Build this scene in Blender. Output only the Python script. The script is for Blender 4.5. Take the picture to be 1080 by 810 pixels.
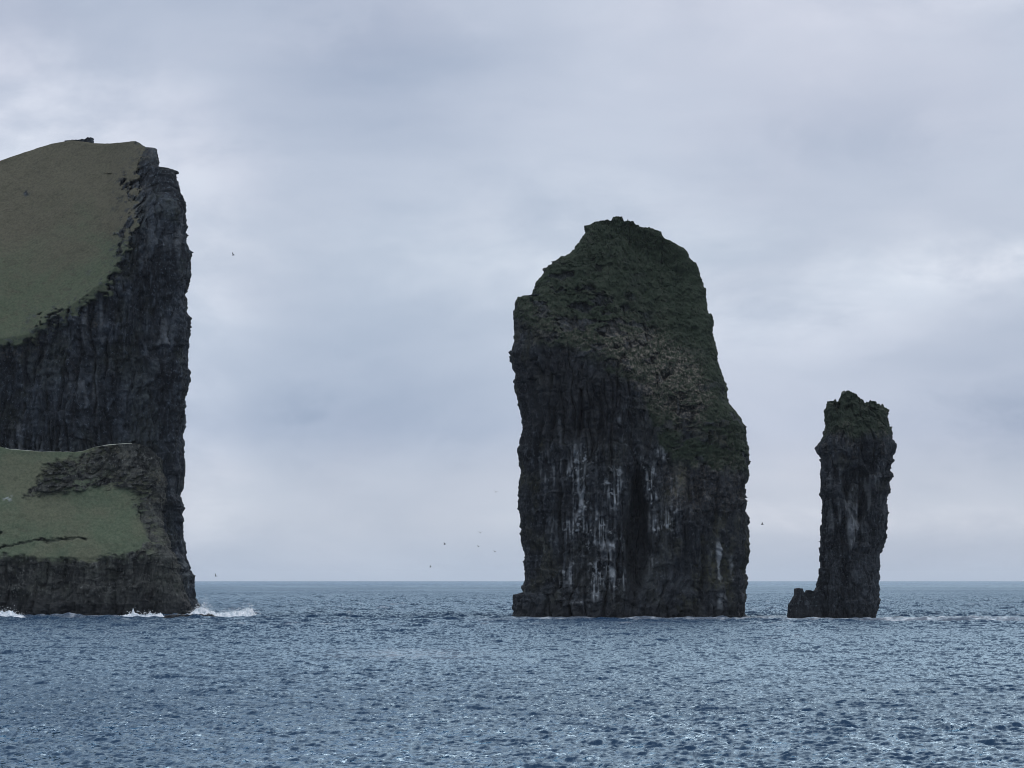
import bpy, math
import numpy as np

for o in list(bpy.data.objects):
    bpy.data.objects.remove(o)
scene = bpy.context.scene
COL = scene.collection
R = math.radians

# ------------------------------------------------------------------ camera
F_PX = 3062.0                      # focal length in pixels of the 1080 px wide photograph
CAM_H = 7.0
PITCH = math.atan((612.0 - 405.0) / F_PX)
cam_d = bpy.data.cameras.new("camera")
cam = bpy.data.objects.new("camera", cam_d)
COL.objects.link(cam)
cam_d.sensor_fit = 'HORIZONTAL'
cam_d.sensor_width = 36.0
cam_d.lens = 36.0 * F_PX / 1080.0
cam_d.clip_start = 1.0
cam_d.clip_end = 120000.0
cam.location = (0, 0, CAM_H)
cam.rotation_euler = (R(90) + PITCH, 0, 0)
scene.camera = cam

# ------------------------------------------------------------------ world: Nishita sky under a cloud deck
SUN_EL, SUN_AZ = R(38), R(24)      # azimuth from +Y (view direction) towards +X (right)
world = bpy.data.worlds.new("World")
scene.world = world
world.use_nodes = True


class NT:
    """small helper for writing node trees"""
    def __init__(self, tree):
        self.t = tree
        self.t.nodes.clear()

    def n(self, typ, **kw):
        nd = self.t.nodes.new(typ)
        for k, v in kw.items():
            setattr(nd, k, v)
        return nd

    def put(self, sock, v):
        if isinstance(v, bpy.types.NodeSocket):
            self.t.links.new(v, sock)
        elif isinstance(v, (tuple, list)) and len(v) == 3 and sock.type == 'RGBA':
            sock.default_value = (*v, 1)
        else:
            sock.default_value = v

    def math(self, op, a, b=0.0, c=0.0, clamp=False):
        nd = self.n('ShaderNodeMath', operation=op, use_clamp=clamp)
        for i, v in enumerate((a, b, c)):
            self.put(nd.inputs[i], v)
        return nd.outputs[0]

    def mix(self, fac, a, b, blend='MIX'):
        nd = self.n('ShaderNodeMix', data_type='RGBA', blend_type=blend)
        self.put(nd.inputs['Factor'], fac)
        self.put(nd.inputs[6], a)
        self.put(nd.inputs[7], b)
        return nd.outputs[2]

    def ramp(self, fac, stops, interp='LINEAR'):
        nd = self.n('ShaderNodeValToRGB')
        cr = nd.color_ramp
        cr.interpolation = interp
        while len(cr.elements) < len(stops):
            cr.elements.new(0.5)
        for e, (p, c) in zip(cr.elements, stops):
            e.position = p
            e.color = (c, c, c, 1) if isinstance(c, (int, float)) else (*c, 1)
        self.put(nd.inputs[0], fac)
        return nd.outputs[0]

    def maprange(self, v, a, b, c, d, smooth=True):
        nd = self.n('ShaderNodeMapRange', interpolation_type='SMOOTHSTEP' if smooth else 'LINEAR')
        for i, q in enumerate((v, a, b, c, d)):
            self.put(nd.inputs[i], q)
        return nd.outputs[0]

    def vec(self, src, scale=(1, 1, 1), loc=(0, 0, 0)):
        nd = self.n('ShaderNodeMapping')
        self.put(nd.inputs['Vector'], src)
        nd.inputs['Scale'].default_value = scale
        nd.inputs['Location'].default_value = loc
        return nd.outputs[0]

    def noise(self, vec, scale, detail=4, rough=0.5, dist=0.0):
        nd = self.n('ShaderNodeTexNoise')
        self.put(nd.inputs['Vector'], vec)
        nd.inputs['Scale'].default_value = scale
        nd.inputs['Detail'].default_value = detail
        nd.inputs['Roughness'].default_value = rough
        nd.inputs['Distortion'].default_value = dist
        return nd.outputs['Fac']

    def attr(self, name):
        return self.n('ShaderNodeAttribute', attribute_name=name).outputs['Fac']


def lin(r, g, b):
    f = lambda c: c / 12.92 if c <= 0.04045 else ((c + 0.055) / 1.055) ** 2.4
    return (f(r / 255), f(g / 255), f(b / 255))


w = NT(world.node_tree)
tc = w.n('ShaderNodeTexCoord').outputs['Generated']
sep = w.n('ShaderNodeSeparateXYZ')
w.put(sep.inputs[0], tc)
dx, dy, dz = sep.outputs
sky = w.n('ShaderNodeTexSky', sky_type='NISHITA')
sky.sun_disc = False
sky.sun_elevation = SUN_EL
sky.sun_rotation = SUN_AZ
sky.air_density = 1.0
sky.dust_density = 2.0
sky.ozone_density = 1.5
# cloud deck: elevation layers, broad banks and thin streaks, all in sky directions
elev = w.ramp(w.maprange(dz, 0.0, 0.4, 0.0, 1.0, smooth=False), [
    (0.00, lin(173, 188, 209)), (0.05, lin(188, 199, 216)), (0.09, lin(189, 200, 218)),
    (0.13, lin(177, 191, 214)), (0.28, lin(188, 200, 218)), (0.40, lin(185, 195, 214)),
    (0.52, lin(181, 191, 210)), (1.00, lin(202, 209, 220))])
warp = w.n('ShaderNodeTexNoise')
w.put(warp.inputs['Vector'], w.vec(tc, (4, 4, 9)))
warp.inputs['Scale'].default_value = 1.2
warp.inputs['Detail'].default_value = 3
wv = w.n('ShaderNodeVectorMath', operation='MULTIPLY_ADD')
w.put(wv.inputs[0], warp.outputs['Color'])
wv.inputs[1].default_value = (0.10, 0.10, 0.045)
w.put(wv.inputs[2], tc)
wvec = wv.outputs[0]
bank = w.noise(w.vec(wvec, (5.0, 5.0, 13.0), (1.3, 0.4, 2.1)), 1.0, 5, 0.45)
streak = w.noise(w.vec(wvec, (9.0, 9.0, 46.0), (0.2, 3.1, 0.7)), 1.0, 5, 0.5)
fleece = w.noise(w.vec(wvec, (17.0, 17.0, 36.0), (4.2, 0.1, 1.7)), 1.0, 7, 0.58)
tint = w.noise(w.vec(wvec, (10.0, 10.0, 16.0), (7.2, 1.1, 0.3)), 1.0, 3, 0.5)


def blob(x, z, rx, rz):
    """a soft bright opening in the cloud at a sky direction (x, z on the unit sphere)"""
    a = w.math('MULTIPLY', w.math('SUBTRACT', dx, x), 1 / rx)
    b = w.math('MULTIPLY', w.math('SUBTRACT', dz, z), 1 / rz)
    q = w.math('ADD', w.math('MULTIPLY', a, a), w.math('MULTIPLY', b, b))
    g = w.math('POWER', 2.718, w.math('MULTIPLY', q, -1.0))
    return w.math('MULTIPLY', g, w.maprange(dy, -0.2, 0.5, 0, 1))


light = w.math('ADD', w.math('MULTIPLY', w.math('SUBTRACT', bank, 0.5), 0.50),
               w.math('MULTIPLY', w.math('SUBTRACT', streak, 0.5), 0.26))
light = w.math('ADD', light, w.math('MULTIPLY', w.math('SUBTRACT', fleece, 0.5), 0.32))
for (bx, bz, rx, rz, k) in [(-0.155, 0.150, 0.05, 0.030, 0.26), (0.165, 0.107, 0.045, 0.009, 0.36), (0.10, 0.090, 0.05, 0.012, 0.18),
                            (0.15, 0.200, 0.10, 0.012, 0.12), (0.03, 0.115, 0.06, 0.03, 0.14),
                            (0.12, 0.020, 0.09, 0.006, 0.20), (-0.108, 0.07, 0.018, 0.07, 0.16),
                            (0.12, 0.150, 0.10, 0.022, -0.17), (-0.05, 0.185, 0.06, 0.024, -0.20),
                            (0.165, 0.055, 0.04, 0.022, -0.26), (-0.05, 0.055, 0.05, 0.026, -0.24)]:
    light = w.math('ADD', light, w.math('MULTIPLY', w.math('MULTIPLY', blob(bx, bz, rx, rz), k),
                                       w.maprange(fleece, 0.36, 0.62, 0.35, 1.35)))
gv = w.n('ShaderNodeCombineColor')
for i, k in enumerate((1.22, 1.0, 0.74)):
    w.put(gv.inputs[i], w.math('ADD', 1.0, w.math('MULTIPLY', light, k)))
cloud = w.mix(1.0, elev, gv.outputs[0], 'MULTIPLY')
cloud = w.mix(w.maprange(tint, 0.40, 0.66, 0.0, 0.15),
              cloud, w.mix(1.0, cloud, (1.16, 1.0, 0.98), 'MULTIPLY'))
# the cloud over the viewer's head and behind is thicker and brighter than at the horizon
dome = w.ramp(w.maprange(dz, 0.2, 0.62, 0, 1), [(0.0, 1.0), (1.0, 1.75)])
cloud = w.mix(1.0, cloud, dome, 'MULTIPLY')
bg_sky = w.n('ShaderNodeBackground')
w.put(bg_sky.inputs['Color'], sky.outputs[0])
bg_sky.inputs['Strength'].default_value = 0.08
bg_cloud = w.n('ShaderNodeBackground')
w.put(bg_cloud.inputs['Color'], cloud)
bg_cloud.inputs['Strength'].default_value = 1.04
mx = w.n('ShaderNodeMixShader')
mx.inputs[0].default_value = 0.92
w.t.links.new(bg_sky.outputs[0], mx.inputs[1])
w.t.links.new(bg_cloud.outputs[0], mx.inputs[2])
wo = w.n('ShaderNodeOutputWorld')
w.t.links.new(mx.outputs[0], wo.inputs['Surface'])

sun_d = bpy.data.lights.new("sun", 'SUN')
sun_d.energy = 0.52
sun_d.angle = R(60)
sun_d.color = (1.0, 0.96, 0.9)
sun = bpy.data.objects.new("sun", sun_d)
COL.objects.link(sun)
sun.rotation_euler = (R(90) - SUN_EL, 0, -SUN_AZ + math.pi)
sun.location = (200, 200, 400)

scene.view_settings.view_transform = 'Standard'
scene.view_settings.look = 'None'
scene.view_settings.exposure = 0.0
scene.view_settings.gamma = 1.0
scene.view_settings.use_curve_mapping = False
scene.render.engine = 'CYCLES'
scene.cycles.use_denoising = True
scene.cycles.volume_bounces = 1
scene.cycles.max_bounces = 6
scene.cycles.filter_width = 1.05


# ------------------------------------------------------------------ numpy noise
_rng = np.random.default_rng(7)
PERM = _rng.permutation(256).astype(np.int32)
PERM = np.concatenate([PERM, PERM])
_g = _rng.normal(size=(256, 3))
GRAD = (_g / np.linalg.norm(_g, axis=1)[:, None]).astype(np.float32)
RND = _rng.random(256).astype(np.float32)


def perlin(x, y, z):
    x, y, z = [np.asarray(a, dtype=np.float32) for a in np.broadcast_arrays(x, y, z)]
    xi, yi, zi = [np.floor(a).astype(np.int32) for a in (x, y, z)]
    xf, yf, zf = x - xi, y - yi, z - zi
    u, v, t = [a * a * a * (a * (a * 6 - 15) + 10) for a in (xf, yf, zf)]
    xi &= 255; yi &= 255; zi &= 255

    def corner(i, j, k):
        h = PERM[PERM[PERM[(xi + i) & 255] + ((yi + j) & 255)] + ((zi + k) & 255)]
        g = GRAD[h]
        return g[..., 0] * (xf - i) + g[..., 1] * (yf - j) + g[..., 2] * (zf - k)
    L = lambda a, b, q: a + (b - a) * q
    r = L(L(L(corner(0, 0, 0), corner(1, 0, 0), u), L(corner(0, 1, 0), corner(1, 1, 0), u), v),
          L(L(corner(0, 0, 1), corner(1, 0, 1), u), L(corner(0, 1, 1), corner(1, 1, 1), u), v), t)
    return r * 1.5


def fbm(x, y, z, octaves=4, gain=0.5):
    s, a = 0.0, 1.0
    for i in range(octaves):
        s = s + a * perlin(x + 17.3 * i, y - 9.1 * i, z + 4.7 * i)
        a *= gain
        x, y, z = x * 2.03, y * 2.03, z * 2.03
    return s


def cellval(x, y, z):
    xi, yi, zi = [np.floor(a).astype(np.int32) & 255 for a in (x, y, z)]
    return RND[PERM[PERM[PERM[xi] + yi] + zi]] * 2 - 1


def sstep(a, b, v):
    t = np.clip((v - a) / (b - a), 0, 1)
    return t * t * (3 - 2 * t)


def poly_sd(px, py, poly):
    """signed distance (pixels of the traced outline, positive inside)"""
    p = np.asarray(poly, dtype=np.float32)
    d2 = np.full(px.shape, 1e12, dtype=np.float32)
    ins = np.zeros(px.shape, dtype=bool)
    for (ax, ay), (bx, by) in zip(p, np.roll(p, -1, axis=0)):
        ex, ey = bx - ax, by - ay
        t = np.clip(((px - ax) * ex + (py - ay) * ey) / (ex * ex + ey * ey + 1e-9), 0, 1)
        d2 = np.minimum(d2, (px - ax - t * ex) ** 2 + (py - ay - t * ey) ** 2)
        if by != ay:
            c = ((ay > py) != (by > py)) & (px < ex * (py - ay) / (by - ay) + ax)
            ins ^= c
    d = np.sqrt(d2)
    return np.where(ins, d, -d)


def seg_dist(px, py, pts):
    d2 = np.full(px.shape, 1e12, dtype=np.float32)
    for (ax, ay), (bx, by) in zip(pts[:-1], pts[1:]):
        ex, ey = bx - ax, by - ay
        t = np.clip(((px - ax) * ex + (py - ay) * ey) / (ex * ex + ey * ey + 1e-9), 0, 1)
        d2 = np.minimum(d2, (px - ax - t * ex) ** 2 + (py - ay - t * ey) ** 2)
    return np.sqrt(d2)


# ------------------------------------------------------------------ survey: photo bearings to metres on a distance plane
SP, CP = math.sin(PITCH), math.cos(PITCH)


def site(px, py, Y):
    """point seen in the survey photograph at (px, py) and lying Y metres away"""
    a, b = (np.asarray(px, float) - 540) / F_PX, (405 - np.asarray(py, float)) / F_PX
    k = Y / (CP - b * SP)
    return a * k, CAM_H + (SP + b * CP) * k


# ------------------------------------------------------------------ object helpers
def mesh_obj(name, verts, faces, mat, parent=None, attrs=None, smooth=True):
    me = bpy.data.meshes.new(name)
    verts = np.asarray(verts, dtype=np.float32)
    faces = np.asarray(faces, dtype=np.int32)
    nv, nf, k = len(verts), len(faces), faces.shape[1]
    me.vertices.add(nv)
    me.vertices.foreach_set('co', verts.ravel())
    me.loops.add(nf * k)
    me.loops.foreach_set('vertex_index', faces.ravel())
    me.polygons.add(nf)
    me.polygons.foreach_set('loop_start', np.arange(nf, dtype=np.int32) * k)
    me.polygons.foreach_set('loop_total', np.full(nf, k, dtype=np.int32))
    me.polygons.foreach_set('use_smooth', np.full(nf, smooth, dtype=bool))
    for nm, val in (attrs or {}).items():
        at = me.attributes.new(nm, 'FLOAT', 'POINT')
        at.data.foreach_set('value', np.ascontiguousarray(val, dtype=np.float32).ravel())
    me.update(calc_edges=True)
    me.validate()
    me.materials.append(mat)
    o = bpy.data.objects.new(name, me)
    COL.objects.link(o)
    if parent is not None:
        o.parent = parent
        o.matrix_parent_inverse.identity()
    return o


def submesh(name, V, Fc, keep, mat, parent, attrs, off):
    """the faces in `keep` as their own mesh under `parent` (which stands at `off`)"""
    f = Fc[keep]
    used = np.unique(f)
    remap = np.full(len(V), -1, dtype=np.int32)
    remap[used] = np.arange(len(used))
    return mesh_obj(name, V[used] - np.asarray(off, dtype=np.float32), remap[f], mat, parent,
                    {k: a[used] for k, a in attrs.items()})


def thing(name, label, cat, loc, group=None):
    o = bpy.data.objects.new(name, None)
    COL.objects.link(o)
    o.location = loc
    o.empty_display_size = 2
    tag(o, label, cat, group)
    return o


def tag(o, label=None, cat=None, group=None, kind=None):
    for k, v in (('label', label), ('category', cat), ('group', group), ('kind', kind)):
        if v:
            o[k] = v


# ------------------------------------------------------------------ materials
def new_mat(name):
    m = bpy.data.materials.new(name)
    m.use_nodes = True
    return m, NT(m.node_tree)


def rock_material(name, dark, mid, grass_a, grass_b, dry, moss, speck=1.0):
    m, t = new_mat(name)
    co = t.n('ShaderNodeTexCoord').outputs['Object']
    n1 = t.noise(t.vec(co, (1, 1, 0.45)), 0.15, 6, 0.58, 0.8)
    n2 = t.noise(t.vec(co, (1.2, 1.2, 0.26)), 0.9, 5, 0.62, 0.5)
    n3 = t.noise(t.vec(co, (1, 1, 0.7)), 1.7, 4, 0.65)
    rock = t.mix(t.maprange(n1, 0.40, 0.62, 0, 1), tuple(c * 0.6 for c in dark), tuple(c * 1.15 for c in mid))
    rock = t.mix(t.maprange(n2, 0.50, 0.70, 0, 0.75), rock, tuple(c * 1.9 for c in mid))
    rock = t.mix(t.maprange(n2, 0.46, 0.34, 0, 0.7), rock, tuple(c * 0.45 for c in dark))
    rock = t.mix(t.maprange(n3, 0.52, 0.36, 0, 0.55), rock, tuple(c * 0.5 for c in dark))
    n4 = t.noise(t.vec(co, (1.1, 1.1, 0.8)), 1.9, 5, 0.7)
    rock = t.mix(t.maprange(n4, 0.56, 0.70, 0, 0.85), rock, tuple(c * 3.4 for c in mid))
    # green algae and moss in patches, bird droppings in streaks
    rock = t.mix(t.math('MULTIPLY', t.attr('moss'), t.maprange(n3, 0.4, 0.62, 0.2, 0.9)), rock, moss)
    g1 = t.noise(t.vec(co, (1, 1, 1.3)), 0.055, 5, 0.6, 0.5)
    g2 = t.noise(co, 2.0, 5, 0.72)
    grass = t.mix(t.maprange(t.math('SUBTRACT', t.math('ADD', g1, 0.25), t.math('MULTIPLY', t.attr('lush'), 0.5)), 0.36, 0.64, 0, 1), grass_a, grass_b)
    g0 = t.noise(t.vec(co, (1, 1, 2.2)), 0.35, 5, 0.62, 0.8)
    grass = t.mix(t.maprange(g0, 0.50, 0.70, 0, 0.65), grass, tuple(c * 0.62 for c in grass_b))
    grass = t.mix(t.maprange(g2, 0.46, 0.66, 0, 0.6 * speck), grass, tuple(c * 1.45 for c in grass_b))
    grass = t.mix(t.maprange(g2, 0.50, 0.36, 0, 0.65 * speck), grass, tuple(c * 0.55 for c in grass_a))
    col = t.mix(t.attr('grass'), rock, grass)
    d2 = t.math('MULTIPLY', t.attr('dry'), t.maprange(t.noise(t.vec(co, (1, 0.6, 1)), 1.7, 6, 0.8), 0.47, 0.62, 0.05, 1.0))
    col = t.mix(d2, col, dry)
    col = t.mix(t.attr('guano'), col, (0.45, 0.49, 0.52))
    col = t.mix(t.attr('wet_or_dark'), col, (0.009, 0.011, 0.014))  # wetness at the waterline, and on the broad stack painted cave shade
    p = t.n('ShaderNodeBsdfPrincipled')
    t.put(p.inputs['Base Color'], col)
    t.put(p.inputs['Roughness'], t.maprange(t.attr('wet_or_dark'), 0, 1, 0.92, 0.6))
    p.inputs['Specular IOR Level'].default_value = 0.25
    b = t.n('ShaderNodeBump')
    b.inputs['Strength'].default_value = 0.7
    b.inputs['Distance'].default_value = 0.5
    t.put(b.inputs['Height'], t.noise(t.vec(co, (1, 1, 0.6)), 1.6, 6, 0.7))
    t.put(p.inputs['Normal'], b.outputs[0])
    o = t.n('ShaderNodeOutputMaterial')
    t.t.links.new(p.outputs[0], o.inputs[0])
    return m


BASALT = (0.013, 0.018, 0.025)
BASALT_MID = (0.033, 0.041, 0.051)
M_CLIFF = rock_material('cliff_rock_and_turf', BASALT, BASALT_MID,
                        (0.074, 0.094, 0.058), (0.096, 0.090, 0.063), (0.15, 0.135, 0.11), (0.05, 0.06, 0.04), 0.65)
M_KNOLL = rock_material('knoll_rock_and_turf', (0.022, 0.025, 0.026), (0.055, 0.058, 0.054),
                        (0.096, 0.126, 0.080), (0.124, 0.134, 0.088), (0.13, 0.125, 0.09), (0.05, 0.06, 0.04), 0.65)
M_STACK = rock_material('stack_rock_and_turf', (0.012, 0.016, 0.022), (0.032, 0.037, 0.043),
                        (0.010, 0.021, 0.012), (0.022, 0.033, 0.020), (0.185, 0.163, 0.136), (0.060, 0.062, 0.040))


# ------------------------------------------------------------------ rocks
def rock_relief(x, y, z, seed, S=None, side=1.0, **kw):
    """the full relief before and at the sides, fading to a plain swell on the landward back"""
    keep = S < 0.5
    out = np.zeros(x.shape, dtype=np.float32)
    side = np.broadcast_to(side, x.shape)
    out[keep] = rock_detail(x[keep], y[keep], z[keep], seed, side=side[keep], **kw)
    return out * sstep(0.5, 0.2, S) + 1.5 * perlin(x / 6, y / 6, z / 14 + seed) * sstep(0.2, 0.5, S)


def rock_detail(x, y, z, seed, a_big=1.6, a_col=0.8, a_str=0.5, a_blk=0.5, a_rough=0.45, side=1.0):
    """buttresses, clefts, broken ledges, blocks and grain, in metres; `side` tames the coarse part on the outline"""
    s = seed * 31.7
    wx = 1.2 * perlin(x / 6 + s, y / 6, z / 9) + 0.4 * perlin(x / 1.5, y / 1.5 + s, z / 2.5)
    wz = 2.4 * perlin(x / 7, y / 7 + s, z / 7) + 0.6 * perlin(x / 1.6, y / 1.6, z / 1.6 + s)
    big = fbm(x / 11 + s, y / 11, z / 46, 3, 0.5)
    big = big - 0.6 * np.abs(perlin(x / 6 + s, y / 6, z / 38))
    patch = perlin(x / 8, y / 8, z / 12 + s)
    cr = np.abs(perlin((x + wx) / 2.6 + s, y / 2.6, z / 20))
    cr2 = np.abs(perlin((x + wx) / 1.3, y / 1.3 + s, z / 9 + 3.3))
    col = -np.exp(-(cr / 0.08) ** 2) * (0.5 + 0.9 * sstep(-0.2, 0.3, patch))
    col = col - 0.6 * np.exp(-(cr2 / 0.10) ** 2) * sstep(0.2, -0.2, patch)
    col = col + 0.5 * perlin((x + wx) / 1.7, y / 1.7 + s, z / 13)
    q = (z + wz) / 3.1 + s
    fr = q - np.floor(q)
    strata = (sstep(0.0, 0.75, fr) - sstep(0.86, 1.0, fr)) * sstep(0.0, 0.45, perlin(x / 5, y / 5, z / 5 + s)) - 0.3
    blk = cellval((x + wx) / 1.5 + s, (y + wx) / 1.5, (z + wz * 0.7) / 3.2) * 0.75 + \
        cellval((x + wx) / 0.8, (y + wx) / 0.8 + s, (z + wz) / 1.7) * 0.35
    rough = fbm(x / 1.5, y / 1.5 + s, z / 1.9, 4, 0.62)
    return side * (a_big * big + a_col * col) + a_str * strata + a_blk * blk + a_rough * rough


def solid(Lpts, Rpts, Tpts, Y0, ncol, nrow, front, back, zbase=-3.0, sq=5.0, vpow=1.0, skew=0.0, jag=0.2, jag_top=0.3):
    """a rock from its traced sides (Lpts, Rpts: bottom to top) and top edge (Tpts: left to right).
    front(px, py, u, v) / back(...) give how far the face stands before / behind the plane Y0, in metres.
    Returns positions, outward direction, the traced coordinates of every vertex and the faces."""
    th = np.linspace(0, math.pi, 4001)
    eu = np.sign(np.cos(th)) * np.abs(np.cos(th)) ** (2 / sq)
    ew = np.abs(np.sin(th)) ** (2 / sq)
    seg = np.hypot(np.diff(eu), np.diff(ew) * 0.55)
    s = np.concatenate([[0], np.cumsum(seg)])
    ss = np.linspace(0, s[-1], ncol)
    cu, cw = np.interp(ss, s, eu), np.interp(ss, s, ew)
    u_half, w_half = 0.5 - 0.5 * cu, cw              # u from 0 (left) to 1 (right), w = 1 on the front face
    u = np.concatenate([u_half, u_half[::-1][1:-1]])
    sgn = np.concatenate([-w_half, w_half[::-1][1:-1]])   # negative: towards the viewer
    N = len(u)
    v = np.linspace(0, 1, nrow) ** vpow
    Tp = np.asarray(Tpts, float)
    _, Tz = site(Tp[:, 0], Tp[:, 1], Y0)
    Tu = (Tp[:, 0] - Tp[0, 0]) / (Tp[-1, 0] - Tp[0, 0])
    Lp, Rp = np.asarray(Lpts, float), np.asarray(Rpts, float)
    _, Lz = site(Lp[:, 0], Lp[:, 1], Y0)
    _, Rz = site(Rp[:, 0], Rp[:, 1], Y0)
    U, Vv = np.meshgrid(u, v)
    def broken(q, k):                                  # short angular steps along an edge
        return 0.6 * cellval(q / 1.15 + 0.3 * perlin(q / 2, 0 * q, 0 * q + k), 0 * q + k, 0 * q) + 0.5 * perlin(q / 1.6, 0 * q + k, 0 * q) + \
            0.3 * cellval(q / 0.55, 0 * q + k, 0 * q + 3)
    wide = (Tp[-1, 0] - Tp[0, 0]) / 5.6
    Z = zbase + Vv * (np.interp(U, Tu, Tz) + jag_top * broken(U * wide, 5.0) - zbase)
    lx, rx = np.interp(Z, Lz, Lp[:, 0]), np.interp(Z, Rz, Rp[:, 0])
    lx, rx = lx + jag * 5.6 * broken(Z, 11.0), rx + jag * 5.6 * broken(Z, 23.0)
    PX = lx + (rx - lx) * U
    b = (Z - CAM_H) / Y0                               # back to the traced row
    PY = 405 - F_PX * (b * CP - SP) / (CP + b * SP)
    X = (PX - 540) / F_PX * Y0 / (CP - (405 - PY) / F_PX * SP)
    S = np.broadcast_to(sgn, U.shape)
    Fo, Bo = front(PX, PY, U, Vv), back(PX, PY, U, Vv)
    Yy = Y0 + np.where(S < 0, S * Fo, S * Bo)
    X = X + skew * (Yy - Y0)                           # the rock's plan runs a little aslant
    PX, PY = 540 + ((PX - 540) * Y0 + skew * F_PX * (Yy - Y0)) / Yy, 612 + (PY - 612) * Y0 / Yy    # as seen on the real surface
    nx = np.sign(U - 0.5) * np.abs(2 * U - 1) ** (sq - 1)
    ny = np.sign(S) * np.abs(S) ** (sq - 1)
    ln = np.hypot(nx, ny) + 1e-6
    i = np.arange(N)
    a = (np.arange(nrow - 1)[:, None] * N + i[None, :])
    c = (np.arange(nrow - 1)[:, None] * N + ((i + 1) % N)[None, :])
    Fc = np.stack([a, c, c + N, a + N], -1).reshape(-1, 4)
    top = (nrow - 1) * N
    j = np.arange(ncol - 1)
    opp = lambda q: (2 * ncol - 2 - q) % N
    cap = np.stack([top + j, top + j + 1, top + opp(j + 1), top + opp(j)], -1)
    cap = cap[1:-1]
    return X, Yy, Z, nx / ln, ny / ln, PX, PY, U, S, Vv, np.concatenate([Fc, cap])


def lerp_px(pts):
    p = np.asarray(pts, float)
    return lambda q: np.interp(q, p[:, 0], p[:, 1])


def streaks(x, y, z, seed, width=0.7, length=9.0):
    """thin vertical runs hanging below ledges"""
    n = perlin(x / width + seed * 13.1, y / 3, z / length + seed)
    n2 = perlin(x / (width * 2.7), y / 4 + seed * 3.3, z / (length * 0.7))
    return sstep(0.10, 0.50, n + 0.35 * n2)


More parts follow.
